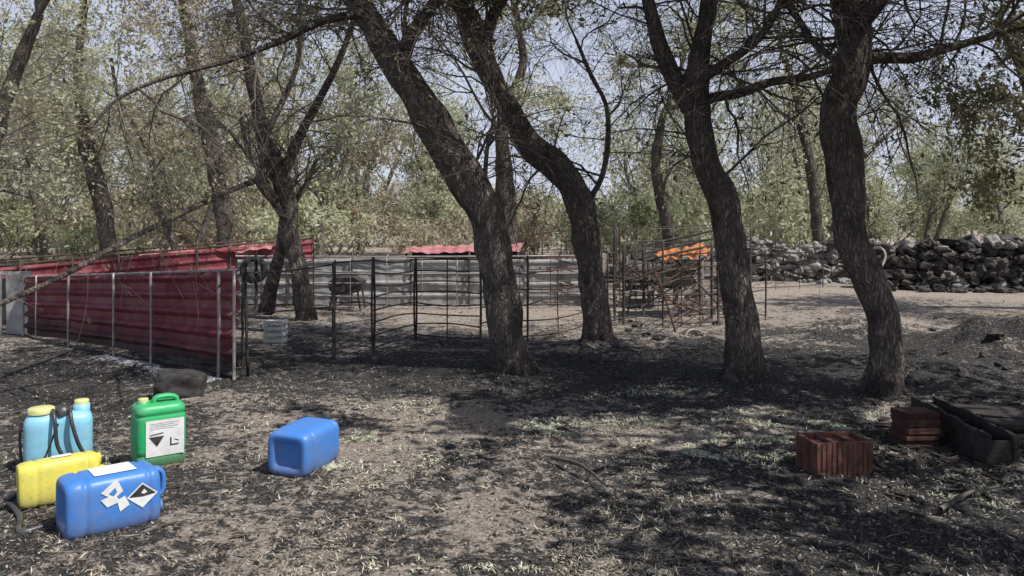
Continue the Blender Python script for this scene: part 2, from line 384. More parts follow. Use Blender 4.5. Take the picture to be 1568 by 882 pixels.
def flat(mb,C,l,w,mat,tilt=.25,lift=.006):
    n=len(C); th=rng.uniform(0,6.28,n); a=np.stack([np.cos(th),np.sin(th),rng.normal(0,tilt,n)],1)
    b=np.stack([-np.sin(th),np.cos(th),rng.normal(0,tilt,n)],1); s=rng.uniform(.4,1.4,(n,1)); C=C+[0,0,lift]
    a=a*l*s; b=b*w*s
    V=np.stack([C-a-b*.4,C+a*.1-b,C+a,C+b*.8],1).reshape(-1,3); mb.add(V,np.arange(4*n).reshape(-1,4),mat,None,False)
lt=MB()
flat(lt,scatter(24000,3.2,12,.96,.2,1.5,.7),.012,.002,0,.4,.004)
flat(lt,scatter(9000,3.2,12,.98,.35,2.2,.7),.022,.0024,0,.5,.008)
flat(lt,scatter(30000,3.2,15,.6,-.1),.009,.005,1,.5)
flat(lt,scatter(4000,3.2,14,.8,-.1),.05,.0018,1,.2,.008)
blobs=[]
for (u,v,ru,rv,n) in ((1180,665,120,22,3600),(1330,650,90,18,2600),(1060,690,90,20,2400),(1250,700,120,16,1800),(1490,735,90,20,1600),(545,668,60,9,1700),(850,655,60,14,1800),(490,716,36,9,1200),(1480,770,120,18,500),(640,700,120,30,1400),(700,870,150,10,900),(1030,600,80,8,1200),(620,625,80,10,1100),(1150,640,60,10,1400),(980,645,60,10,1100)):
    for k in range(n):
        q=Gp(u+rng.normal(0,ru*.55),max(v+rng.normal(0,rv*.6),480)); 
        if noise.noise(Vector((q[0]*5,q[1]*5,4)))>.05: blobs.append((q[0],q[1],hgt(q[0],q[1])))
flat(lt,np.array(blobs),.014,.003,3,.6,.009)
cube=np.array([[x,y,z] for z in(-1,1) for y in(-1,1) for x in(-1,1)],float)
cq=np.array([[0,2,3,1],[4,5,7,6],[0,1,5,4],[2,6,7,3],[0,4,6,2],[1,3,7,5]])
C=scatter(7000,3.2,16,.4,0); n=len(C); sz=np.minimum(rng.gamma(1.6,.0032,(n,1,1)),.015)+.002
Vc=(cube[None]*rng.uniform(.5,1.1,(n,1,3))+rng.normal(0,.28,(n,8,3)))*sz+C[:,None]
lt.add(Vc.reshape(-1,3),(cq[None]+np.arange(n)[:,None,None]*8).reshape(-1,4),2,None,False)
lt.obj('ground_litter',[M_straw,M_dead,M_clod,M_palestraw])
# fallen sticks
st=MB()
for k in range(60):
    y=random.uniform(3.6,13); x=random.uniform(-.68,.68)*y; a=random.uniform(0,6.28); L=random.uniform(.1,.5)
    pts=[np.array([x,y,hgt(x,y)+.008])]; dr=np.array([math.cos(a),math.sin(a),0])
    for i in range(5):
        dr=nrm(dr+rng.normal(0,.2,3)*[1,1,.15]); q=pts[-1]+dr*L/5; q[2]=hgt(q[0],q[1])+.01+rng.uniform(0,.012); pts.append(q)
    V,Q=tube_arr(pts,np.linspace(random.uniform(.003,.008),.002,6),5); st.add(V,Q,0)
for (a,c) in (((845,700),(930,745)),((1440,780),(1530,745))):
    A=Gp(*a,.03);B=Gp(*c,.05); P=smooth_path([A,(A+B)/2+[.03,.04,.02],B],.08); V,Q=tube_arr(P,np.linspace(.016,.006,len(P)),6,.1); st.add(V,Q,0)
st.obj('fallen_sticks',[M_twig])

# ---------------------------------------------------------------- pens and fences
M_red=worn('red_sheet',(.17,.022,.036),(.24,.055,.068),.6,2.5,spec=.3,dirt=(.24,.17,.16),bs=.2,dirtamt=.6,soot=.38)
M_pink=worn('faded_red_sheet',(.36,.085,.095),(.48,.22,.22),.6,3,dirt=(.3,.22,.2))
M_grey=worn('grey_board',(.26,.26,.255),(.44,.44,.43),.85,1.6,dirt=(.15,.14,.13))
M_tube=worn('weathered_tube',(.04,.036,.034),(.11,.10,.09),.6,9,metal=.3,dirt=(.14,.09,.06))
M_tubel=worn('galvanised_tube',(.24,.22,.21),(.38,.35,.33),.5,9,metal=.3,dirt=(.14,.10,.08))
M_rust=worn('rust',(.06,.036,.027),(.13,.065,.038),.85,9,dirt=(.03,.025,.022))
M_black=worn('charred',(.018,.017,.017),(.055,.05,.048),.8,7,dirt=(.12,.11,.1),dirtamt=.5)
M_white=worn('white_plastic',(.65,.65,.63),(.78,.78,.76),.5,7,dirt=(.3,.28,.25),dirtamt=.5)
M_orange=worn('orange_sheet',(.42,.12,.03),(.5,.2,.07),.75,5,dirt=(.11,.06,.035),dirtamt=.95)
M_board=worn('weathered_board',(.15,.13,.115),(.34,.3,.265),.9,5,dirt=(.05,.043,.038),dirtamt=.8)
def sheet(mb,A0,B0,A1,B1,ribs,amp,mat,nl=40,warp=.01,prof=(0,0,.5,1,1,.5),vert=False,seed=0):
    A0,B0,A1,B1=map(np.asarray,(A0,B0,A1,B1)); nr=nrm(np.cross(B0-A0,A1-A0)); k=len(prof); nt_=ribs*k+1
    s=np.linspace(0,1,nl); t=np.linspace(0,1,nt_); off=np.array([prof[i%k] for i in range(nt_)])*amp
    V=[]
    for a in range(nl):
        for c in range(nt_):
            ss,tt=(s[a],t[c]) if not vert else (t[c],s[a])
            p=(A0*(1-ss)+B0*ss)*(1-tt)+(A1*(1-ss)+B1*ss)*tt
            V.append(p+nr*(off[c]+warp*2*noise.noise(Vector((ss*6+seed,tt*2,seed)))))
    i=np.arange(nl-1)[:,None]*nt_+np.arange(nt_-1)[None]
    mb.add(V,np.stack([i,i+nt_,i+nt_+1,i+1],-1).reshape(-1,4),mat,None,False)
def rod(mb,A,B,r,mat,n=8,bend=.006):
    A=np.asarray(A,float);B=np.asarray(B,float); t=np.linspace(0,1,6)[:,None]
    P=A+(B-A)*t+np.sin(t*np.pi)*rng.normal(0,bend,3); V,Q=tube_arr(P,np.full(6,r),n,0,0,True); mb.add(V,Q,mat)
def z0(p,z): q=np.array(p,float); q[2]=z; return q
fz=lambda A,B,t:(A+(B-A)*t)
# near red sheet fence
L=Gp(42,515); R=Gp(366,580); Lt=S(42,424,L[1]); Rt=S(366,415,R[1])
mb=MB()
sheet(mb,z0(L,.04),z0(R,.12),Lt,Rt,5,.06,0,60,.03,(0,0,0,0,.6,1,.6))
front=nrm(np.cross(R-L,[0,0,1.]));front=front if front[1]<0 else -front
for t,r in ((.02,.014),(.1,.012),(.29,.015),(.52,.015),(.69,.015),(.955,.019),(1.01,.017)):
    b0=fz(L,R,t)+front*.09; tp=fz(Lt,Rt,t)+front*.09+[0,0,.02]; rod(mb,z0(b0,-.12),tp,r,1)
rod(mb,Lt+front*.03,Rt+front*.03+[0,0,.012],.016,1)
sheet(mb,z0(fz(L,R,.62),.0)+front*.03,z0(R,.0)+front*.03,z0(fz(L,R,.62),.10)+front*.03,z0(R,.15)+front*.03,2,.012,2,20,.02)
rod(mb,Rt+[.03,.1,0],z0(R,0)+[.05,.12,0],.016,2)
mb.obj('red_sheet_fence',[M_red,M_tubel,M_black])
# pale ash along the fence foot
mb=MB()
for k in range(1300):
    t=rng.uniform(.5,.98); q=fz(L,R,t)+front*(.1+abs(rng.normal(0,.13))); s=rng.uniform(.002,.010)
    q[2]=hgt(q[0],q[1]); mb.add(cube*[s*1.5,s,s*.4]+rng.normal(0,.002,(8,3))+q+[0,0,.003],cq,0,None,False)
mb.obj('ash_heap',[worn('white_ash',(.3,.3,.3),(.5,.5,.51),.95,8,dirt=(.15,.14,.13))])
# second red run behind
mb=MB(); L=S(-60,0,12.0);R=S(478,0,19.5); zl=S(0,414,12.2)[2]; zr=S(0,368,19.5)[2]
sheet(mb,z0(L,.05),z0(R,.1),z0(L,zl),z0(R,zr),5,.035,0,60,.03,(0,0,0,0,.6,1,.6),seed=3)
for t in np.linspace(0,1,10):
    q=fz(L,R,t)+np.array([.05,-.08,0]); rod(mb,z0(q,-.1),z0(q,zl+(zr-zl)*t+.08),.018,1)
rod(mb,z0(L,zl+.03),z0(R,zr+.05),.02,2); rod(mb,z0(L,zl+.13),z0(R,zr+.12),.015,2); 
sheet(mb,z0(S(200,0,15.2),.86),z0(S(415,0,17.6),.98),z0(S(220,0,16.0),.93),z0(S(425,0,18.6),1.06),8,.03,3,10,.04,vert=True)
mb.obj('red_sheet_fence',[M_red,M_tube,M_rust,M_pink])
def box(mb,c,dx,dy,dz,yaw,mat,j=.0):
    c=np.asarray(c,float); V=cube*[dx/2,dy/2,dz/2]+rng.normal(0,j,(8,3)) if j else cube*[dx/2,dy/2,dz/2]
    cs,sn=math.cos(yaw),math.sin(yaw); V=V@np.array([[cs,sn,0],[-sn,cs,0],[0,0,1]])+c; mb.add(V,cq,mat,None,False)
def bevel(o,w=.006,seg=2):
    m=o.modifiers.new('bev','BEVEL'); m.width=w; m.segments=seg; m.limit_method='ANGLE'; return o
mb=MB()
p=Gp(28,513); box(mb,z0(p,.42),.30,.06,.9,.1,0,.006); p=Gp(-6,515); box(mb,z0(p,.43),.10,.1,.88,.2,0,.006)
box(mb,z0(Gp(8,505),.42),.2,.03,.7,.1,1,.006); box(mb,z0(Gp(-20,510),.86),1.2,.05,.05,.1,0,.004)
bevel(mb.obj('concrete_gate_post',[M_grey,M_black]))
# far grey wall of sheets
mb=MB(); x0,x1=S(372,0,15.3)[0],S(900,0,14.6)[0]; npan=6
for k in range(npan):
    a=x0+(x1-x0)*k/npan; c=x0+(x1-x0)*(k+1)/npan-.02; y=15+rng.uniform(-.04,.04); hh=.9+rng.uniform(-.03,.03)
    sheet(mb,(a,y,.03),(c,y+.03,.03),(a,y-.02,hh),(c,y-.01,hh+.02),4,.03,0,12,.01,(0,0,0,0,0,.7,.7),seed=k)
    rod(mb,(a,y-.07,-.1),(a,y-.07,1.05),.02,1)
rod(mb,(x0,14.9,.95),(x1,14.85,.96),.018,2); rod(mb,(x0,14.88,.62),(x1,14.85,.63),.014,2)
mb.obj('grey_sheet_fence',[M_grey,M_tube,M_tubel])
mb=MB()
sheet(mb,(-2.25,16.2,.95),(.15,16.1,.98),(-2.3,17.3,1.04),(.25,17.2,1.14),10,.02,0,10,.02,vert=True)
for x in(-2.2,-1,.1):
    rod(mb,(x,16.3,-.1),(x,16.3,.95),.03,1); rod(mb,(x,17.2,-.1),(x,17.2,1.03),.03,1)
for k in range(5): box(mb,(-2+k*.5,17.25,.5),.48,.04,.9,0,2,.01)
mb.obj('low_shelter_roof',[M_pink,M_tube,M_black])
# hurdles
def hurdle(A,B,h0,h1,nb=6,nv=2,mat=0,lean=(0,0),zb=.08,r=.010,name='livestock_hurdle'):
    mb=MB(); A=z0(A,0);B=z0(B,0); ln=np.array([lean[0],lean[1],0])
    def P(t,k): q=fz(A,B,t); h=h0+(h1-h0)*t; return q+np.array([0,0,zb+(h-zb)*k])+ln*k
    for k in range(nb): rod(mb,P(0,k/(nb-1)),P(1,k/(nb-1)),r,mat,6,.022)
    for k in range(nv+2): t=k/(nv+1); q=P(t,0); q[2]=-.08; rod(mb,q,P(t,1.03),r*(1.45 if k in(0,nv+1) else .9),mat,6,.012)
    mb.obj(name,[M_tube,M_rust,M_tubel,M_black])
def zt(v,p): return CH-(v-HZ)/F*p[1]
def hp(u0,v0,t0,u1,v1,t1,**k):
    A=Gp(u0,v0);B=Gp(u1,v1); hurdle(A,B,zt(t0,A),zt(t1,B),**k)
hp(372,560,418,510,546,405,nb=3,nv=0)
hp(572,543,398,636,522,398,nb=8,nv=0,mat=3)
hp(513,545,402,571,543,398,nb=3,nv=0)
hp(637,521,398,735,528,398,nb=8,nv=1,mat=3)
hp(735,530,395,808,524,396,nb=6,nv=1)
hp(808,524,395,900,505,392,nb=6,nv=1,mat=1)
hp(930,500,388,1015,490,380,nb=6,nv=1,mat=3)
hp(1015,500,372,1100,500,365,nb=7,nv=2,mat=3)
hp(1100,495,392,1172,490,385,nb=6,nv=1,mat=3)
hp(945,470,352,1110,462,348,nb=7,nv=3,mat=0)
hp(830,468,356,950,470,350,nb=5,nv=3,mat=1)
hp(960,480,380,1090,468,352,nb=6,nv=2,mat=3,lean=(.2,.3))
hp(480,478,396,700,474,398,nb=5,nv=3,mat=2)
hp(700,474,398,890,472,392,nb=5,nv=3,mat=0)
hp(1040,520,420,1110,470,400,nb=6,nv=1,mat=1,lean=(-.3,.1))
hp(400,470,395,480,480,362,nb=4,nv=1,mat=1)
hp(820,450,352,1150,450,342,nb=4,nv=6,mat=0)
hp(1150,446,350,1260,440,352,nb=4,nv=2,mat=0)
# collapsed shelter with orange sheet
mb=MB()
sheet(mb,z0(S(998,0,13),S(0,398,13)[2]),z0(S(1082,0,12.7),S(0,393,12.7)[2]),z0(S(1008,0,13.8),S(0,384,13.8)[2]),z0(S(1090,0,13.8),S(0,373,13.8)[2]),7,.015,0,14,.06,vert=True)
for u,v in ((985,486),(1090,488),(1000,470),(1098,470),(942,492),(955,498)):
    q=Gp(u,v); rod(mb,z0(q,-.1),z0(q,zt(340 if u in(942,1098) else 372,q)),.022,2)
for k in range(22):
    q=Gp(rng.uniform(930,1120),rng.uniform(465,505)); rod(mb,z0(q,.05+rng.uniform(0,.6)),q+np.array([rng.uniform(-1.2,1.2),rng.uniform(-.3,.8),rng.uniform(.1,1.2)]),.014,int(rng.integers(1,3)))
for k in range(26):
    q=Gp(rng.uniform(925,1130),rng.uniform(458,482)); box(mb,z0(q,rng.uniform(.1,.95)),rng.uniform(.3,1.1),.035,rng.uniform(.05,.16),rng.uniform(-.6,.6),int(rng.integers(2,4)),.03)
for (u,v,tl) in ((1075,484,.35),(960,470,.2)):
    q=Gp(u,v)
    for k in range(6): box(mb,z0(q,.1+k*.15)+[0,k*tl*.15,0],1.0,.02,.09,.2,3,.01)
    for s in(-.45,0,.45): box(mb,z0(q,.47)+[s*.98,.05+.2*s*.98,0],.06,.05,.95,.2,3,.012)
for dv in (0,12,24):
    rod(mb,S(985,376+dv,12.8),S(1105,350+dv,13.2),.02,2)
mb.obj('collapsed_shelter',[M_orange,M_rust,M_black,M_board])
# hopper on legs
mb=MB(); c=Gp(532,474); 
prof=[(-.30,.52),(-.27,.36),(-.1,.30),(.1,.30),(.27,.36),(.30,.52),(.16,.6),(-.16,.6)]
P0=np.array([[c[0]+x,c[1]-.25,z] for x,z in prof]);P1=P0+[0,.5,0]
mb.add(np.vstack([P0,P1]),[[i,(i+1)%8,8+(i+1)%8,8+i] for i in range(8)]+[[0,1,2,7],[2,3,6,7],[3,4,5,6],[8,9,10,15],[10,11,14,15],[11,12,13,14]],0,None,False)
for dx in(-.25,.25):
    for dy in(-.2,.2): rod(mb,(c[0]+dx*1.15,c[1]+dy,-.05),(c[0]+dx*.9,c[1]+dy,.4),.018,0)
rod(mb,(c[0]-.28,c[1]-.27,.16),(c[0]+.28,c[1]-.27,.16),.014,0)
mb.obj('feed_hopper',[M_black])
mb=MB(); c=Gp(415,466); box(mb,z0(c,.28),1.0,.05,.24,.05,0,.01); box(mb,c+[0,.35,.28],1.0,.05,.24,.05,0,.01); box(mb,c+[0,.17,.17],.96,.34,.03,.05,0)
for dx in(-.42,.42):
    for dy in (.02,.33): rod(mb,c+[dx,dy,-.05],c+[dx,dy,.2],.02,0)
mb.obj('feeding_trough',[M_black])
# white crate
mb=MB(); c=Gp(422,526)
for z in(.05,.13,.21,.285):
    for s in(-1,1): box(mb,c+[0,s*.10,z],.26,.014,.035,.0,0); box(mb,c+[s*.123,0,z],.014,.186,.035,.0,0)
for sx in(-1,1):
    for sy in(-1,1): box(mb,c+[sx*.113,sy*.087,.155],.022,.016,.31,0,0)
box(mb,c+[0,0,.02],.23,.17,.012,0,0); box(mb,c+[0,0,.30],.22,.17,.01,0,0)
mb.obj('plastic_crate',[M_white])
# tyre in pen
mb=MB(); c=S(388,420,14.4); a=np.linspace(0,2*np.pi,25); P=np.stack([c[0]+.2*np.cos(a),np.full(25,c[1]),.72+.2*np.sin(a)],1)
V,Q=tube_arr(P,np.full(25,.055),10); mb.add(V,Q,0); P[:,1]+=.07
V,Q=tube_arr(P,np.full(25,.05),10); mb.add(V,Q,0); rod(mb,(c[0],c[1]+.14,-.1),(c[0],c[1]+.14,1.0),.03,0)
mb.obj('hanging_tyre',[M_black])
# crumpled bag
mb=MB(); c=Gp(1064,522)
th=np.linspace(0,math.pi,9); P=np.stack([c[0]-.13+.0*th+.13*(1-np.cos(th)),c[1]+.1*np.sin(th),.03+.09*np.sin(th)],1)
V,Q=tube_arr(P,[.02,.035,.04,.045,.04,.035,.04,.03,.015],12,.7,3); mb.add(V,Q,0); mb.obj('crumpled_feed_bag',[M_tubel])

# ---------------------------------------------------------------- dry stone wall
def sphcube(k=3):
    V=[];Q=[]
    for ax in range(3):
        for s in(-1,1):
            o=len(V)
            for i in range(k+1):
                for j in range(k+1):
                    p=[0,0,0]; p[ax]=s; p[(ax+1)%3]=-1+2*i/k; p[(ax+2)%3]=(-1+2*j/k)*s; V.append(p)
            for i in range(k):
                for j in range(k): q=o+i*(k+1)+j; Q.append([q,q+k+1,q+k+2,q+1])
    V=np.array(V,float); r=(np.abs(V)**5).sum(1)**(1/5); return V/r[:,None],np.array(Q)
SV,SQ=sphcube(3)
M_stone=worn('granite_fieldstone',(.15,.14,.13),(.4,.38,.35),.9,3.5,dirt=(.05,.045,.042),bs=.8,bd=.02,spec=.2)
M_stone2=worn('shaded_fieldstone',(.03,.028,.027),(.085,.08,.075),.9,3.5,dirt=(.15,.14,.13),bs=.8,bd=.02,spec=.2)  # dark copy of the fieldstone, shade of the right-hand wall painted in
def stone(mb,c,s,mat,tw=.25):
    sd=rng.uniform(0,50); R=np.array(Euler((rng.normal(0,tw),rng.normal(0,tw),rng.normal(0,.4))).to_matrix())
    D=np.array([1+.6*noise.noise(Vector(v*1.1)+Vector((sd,0,0))) for v in SV])
    mb.add((SV*D[:,None]*s)@R.T+c,SQ,mat,None,False)
def wall(name,A,B,h0,h1,mat):
    mb=MB(); A=np.array(A);B=np.array(B); Ln=np.linalg.norm(B-A); dr=(B-A)/Ln; pr=np.array([-dr[1],dr[0],0])
    for lay in(-1,1):
        z=0.0
        while z<max(h0,h1)+.05:
            x=rng.uniform(-.1,.1); hz=rng.uniform(.09,.17)
            while x<Ln:
                w=rng.uniform(.1,.4)
                lim=(h0+(h1-h0)*x/Ln)+.22*noise.noise(Vector((x*.9,lay,mat)))+rng.uniform(-.12,.04)
                if z<lim:
                    stone(mb,A+dr*(x+w/2)+pr*(lay*.17+rng.normal(0,.05))+np.array([0,0,z+hz/2+rng.normal(0,.035)]),[w/2*1.05,.2,hz/2*rng.uniform(1.0,1.6)],0 if (mat==0 or rng.random()<.08) else 1)
                x+=w
            z+=hz
    for k in range(int(Ln*5)):
        t=rng.uniform(0,Ln); stone(mb,A+dr*t+np.array([0,-rng.uniform(.3,.9),.04]),np.array([1,1,.7])*rng.uniform(.04,.14),mat)
    return mb.obj(name,[M_stone,M_stone2])
wall('dry_stone_wall',(5.9,21.8,0),(9.6,20.6,0),.9,1.0,0)
wall('dry_stone_wall',(8.6,19.0,0),(22,16.2,0),1.0,1.35,1)
mb=MB(); P=smooth_path([S(1328,384,18.6),S(1348,379,18.4),S(1356,392,18.3),S(1350,408,18.2)],.1); V,Q=tube_arr(P,np.full(len(P),.03),10); mb.add(V,Q,0); mb.obj('plastic_pipe',[M_tubel])

# ---------------------------------------------------------------- terracotta blocks, beam, rock
M_terra=worn('sooty_terracotta',(.11,.042,.033),(.2,.09,.068),.9,7,dirt=(.025,.022,.02),bs=.5,dirtamt=.95)
M_terrad=worn('shaded_burnt_terracotta',(.05,.022,.018),(.10,.04,.03),.9,9,dirt=(.02,.018,.017),bs=.6,dirtamt=.95)  # scorched clay, darkened further to paint in the shade on the stack
def hollow_block(name,c,yaw,w,dp,h,g=7,extra=None):
    mb=MB()
    def loc(x,y,z,dx,dy,dz):
        cs,sn=math.cos(yaw),math.sin(yaw); box(mb,(c[0]+x*cs-y*sn,c[1]+x*sn+y*cs,c[2]+z),dx,dy,dz,yaw,0,.0016)
    t=.018
    for s in(-1,1):
        loc(0,s*(dp/2-t/2),h/2,w,t,h); loc(s*(w/2-t/2),0,h/2,t,dp-2*t-.002,h)
        for k in range(g): loc(-w/2+w*(k+.5)/g,s*(dp/2+.003),h/2,w/g*.7,.008,h-.008)
        gg=max(3,int(g*dp/w))
        for k in range(gg): loc(s*(w/2+.003),-dp/2+dp*(k+.5)/gg,h/2,.008,dp/gg*.7,h-.008)
    for k in(1,2): loc(-w/2+w*k/3,0,h/2-.002,.012,dp-2*t-.004,h-.008)
    loc(0,0,h*.86,w-2*t-.006,dp-2*t-.006,h*.05)
    return bevel(mb.obj(name,[M_terra]),.004,2)
c=Gp(1290,730); hollow_block('terracotta_block',c+np.array([.0,.13,-.02]),.12,.38,.25,.235,11)
mb=MB(); c=Gp(1418,690)+np.array([0,.16,-.01])
for k in range(5):
    off=rng.normal(0,.012,2); box(mb,c+[off[0],off[1],.025+k*.05],.26,.2,.036,.15+rng.normal(0,.06),0,.004); box(mb,c+[0,0,.05+k*.05-.001],.235,.175,.016,.15,0)
bevel(mb.obj('terracotta_brick_stack',[M_terrad]),.004,1)
def channel(name,A,B,w,h,t=.02,mat=None,lip=True):
    mb=MB(); A=np.array(A);B=np.array(B); dr=nrm(B-A); sd=nrm(np.cross(dr,[0,0,1.])); up=np.cross(sd,dr)
    pr=[(-w/2,0),(w/2,0),(w/2,h),(w/2-t,h),(w/2-t,t),(-w/2+t,t),(-w/2+t,h),(-w/2,h)]
    V=[];n=24
    for k in range(n):
        p=A+(B-A)*k/(n-1)
        for x,z in pr: V.append(p+sd*(x+.012*noise.noise(Vector((k*.5,x*9,z*9+4))))+up*(z+.03*noise.noise(Vector((k*.6,x*5,z*5)))*(1 if z>t else .2)))
    Q=[[k*8+i,k*8+(i+1)%8,k*8+8+(i+1)%8,k*8+8+i] for k in range(n-1) for i in range(8)]
    for o in(0,(n-1)*8): Q+=[[o,o+5,o+6,o+7],[o,o+1,o+4,o+5],[o+1,o+2,o+3,o+4]]
    mb.add(V,Q,0,None,False)
    for f in(.02,.5,.98): 
        p=A+(B-A)*f; mb.add((cube*[w/2-t-.002,.012,h*.36])@np.array([sd,dr,up])+p+up*(h*.41),cq,0,None,False)
    return mb.obj(name,[mat or M_black])
M_burnwood=worn('charred_wood',(.014,.0125,.012),(.04,.032,.028),.85,8,dirt=(.11,.085,.07),bs=.8,dirtamt=.5)
channel('charred_trough',Gp(1415,648)+[0,0,.02],Gp(1535,715)+[0,0,.01],.2,.2,.03,M_burnwood)
mb=MB(); A=Gp(1470,655);B=Gp(1640,662); 
for k in range(5): 
    c=(A+B)/2+np.array([rng.normal(0,.15),.14*k-.1,.03+rng.uniform(0,.05)]); box(mb,c,rng.uniform(.5,1.0),.1,.04,rng.normal(-.1,.25),0,.01)
bevel(mb.obj('charred_planks',[M_burnwood]),.004,1)
# broken charcoal and splinters around the planks
mb=MB()
for k in range(420):
    c=Gp(rng.normal(1450,70),max(rng.normal(690,35),610)); c[2]=hgt(c[0],c[1])+.008; s=rng.uniform(.006,.03)
    th=rng.uniform(0,3.14); Vv=cube*[s*rng.uniform(1,3),s*.5,s*.4]+rng.normal(0,s*.15,(8,3)); cs,sn=math.cos(th),math.sin(th)
    mb.add(Vv@np.array([[cs,sn,0],[-sn,cs,0],[0,0,1]])+c,cq,0,None,False)
mb.obj('charcoal_debris',[M_burnwood])
SV2,SQ2=sphcube(9); k12=(np.abs(SV2)**5).sum(1)**(1/5); P9=SV2/k12[:,None]
mb=MB(); c=Gp(266,614)+np.array([0,.13,.115])
D=np.array([1+.2*noise.noise(Vector(v*1.2)+Vector((4.2,0,0)))+.10*noise.noise(Vector(v*3.5))+.04*noise.noise(Vector(v*9)) for v in P9])
R=np.array(Euler((0,.06,.35)).to_matrix()); mb.add((P9*D[:,None]*[.20,.14,.125])@R.T+c,SQ2,0); mb.obj('charred_block',[M_black])
mb=MB()
for k in range(34):
    c=Gp(rng.uniform(900,1560),rng.uniform(480,590)); c[2]=hgt(c[0],c[1]); stone(mb,c+[0,0,.01],np.array([1,1,.6])*rng.uniform(.02,.08),1)
mb.obj('scattered_stones',[M_stone,M_stone2])

# ---------------------------------------------------------------- plastic cans
def plastic(name,c,dirt=.3,rough=.38,zd=0):
    m,nt,b,_=newmat(name); co=objco(nt); f=noise_n(nt,co,5,6,.7); g=noise_n(nt,co,30,6,.8)
    c2=tuple(min(1,x*.72+.06) for x in c)
    col=mixc(nt,ramp(nt,f,[(.4,0),(.65,1)]),c,c2); col=mixc(nt,mth(nt,'MULTIPLY',ramp(nt,g,[(.5,0),(.7,1)]),dirt),col,(.22,.18,.15))
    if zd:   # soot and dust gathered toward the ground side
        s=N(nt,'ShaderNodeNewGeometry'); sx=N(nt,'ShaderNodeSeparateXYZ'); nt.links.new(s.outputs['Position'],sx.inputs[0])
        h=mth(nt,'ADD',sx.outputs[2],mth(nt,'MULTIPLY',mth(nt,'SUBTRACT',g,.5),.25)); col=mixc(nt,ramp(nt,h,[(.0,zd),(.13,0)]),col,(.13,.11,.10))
    nt.links.new(col,b.inputs['Base Color']); b.inputs['Roughness'].default_value=rough
    bump(nt,b,mth(nt,'ADD',f,mth(nt,'MULTIPLY',g,.15)),.35,.014); return m
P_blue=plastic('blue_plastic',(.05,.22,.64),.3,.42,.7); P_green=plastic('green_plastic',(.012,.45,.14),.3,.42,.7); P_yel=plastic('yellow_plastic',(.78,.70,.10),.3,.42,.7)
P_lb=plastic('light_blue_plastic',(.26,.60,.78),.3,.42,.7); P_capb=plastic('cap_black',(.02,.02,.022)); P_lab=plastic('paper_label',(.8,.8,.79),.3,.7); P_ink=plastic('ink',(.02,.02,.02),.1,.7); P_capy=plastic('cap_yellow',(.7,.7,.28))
def loft(mb,rings,w,dp,ex=5.0,n=56,mat=0,cen=(0,0),dent=None):
    a=np.linspace(0,2*np.pi,n,endpoint=False); V=[]
    for r in rings:
        z,s=r[0],r[1]; e=r[2] if len(r)>2 else ex
        c,sn=np.cos(a),np.sin(a); x=np.sign(c)*np.abs(c)**(2/e); y=np.sign(sn)*np.abs(sn)**(2/e)
        m=(1-s)*min(w,dp)/2; k1=1 if s>0 else 0; X=x*(w/2-m)*k1; Y=y*(dp/2-m)*k1
        if dent is not None: Y=Y-np.sign(Y)*dent*np.exp(-(X/(w*.12))**2)*s
        V.append(np.stack([X+cen[0],Y+cen[1],np.full(n,z)],1))
    k=len(rings); i=np.arange(k-1)[:,None]*n; j=np.arange(n)[None]; j2=(j+1)%n
    mb.add(np.concatenate(V),np.stack([i+j,i+j2,i+n+j2,i+n+j],-1).reshape(-1,4),mat)
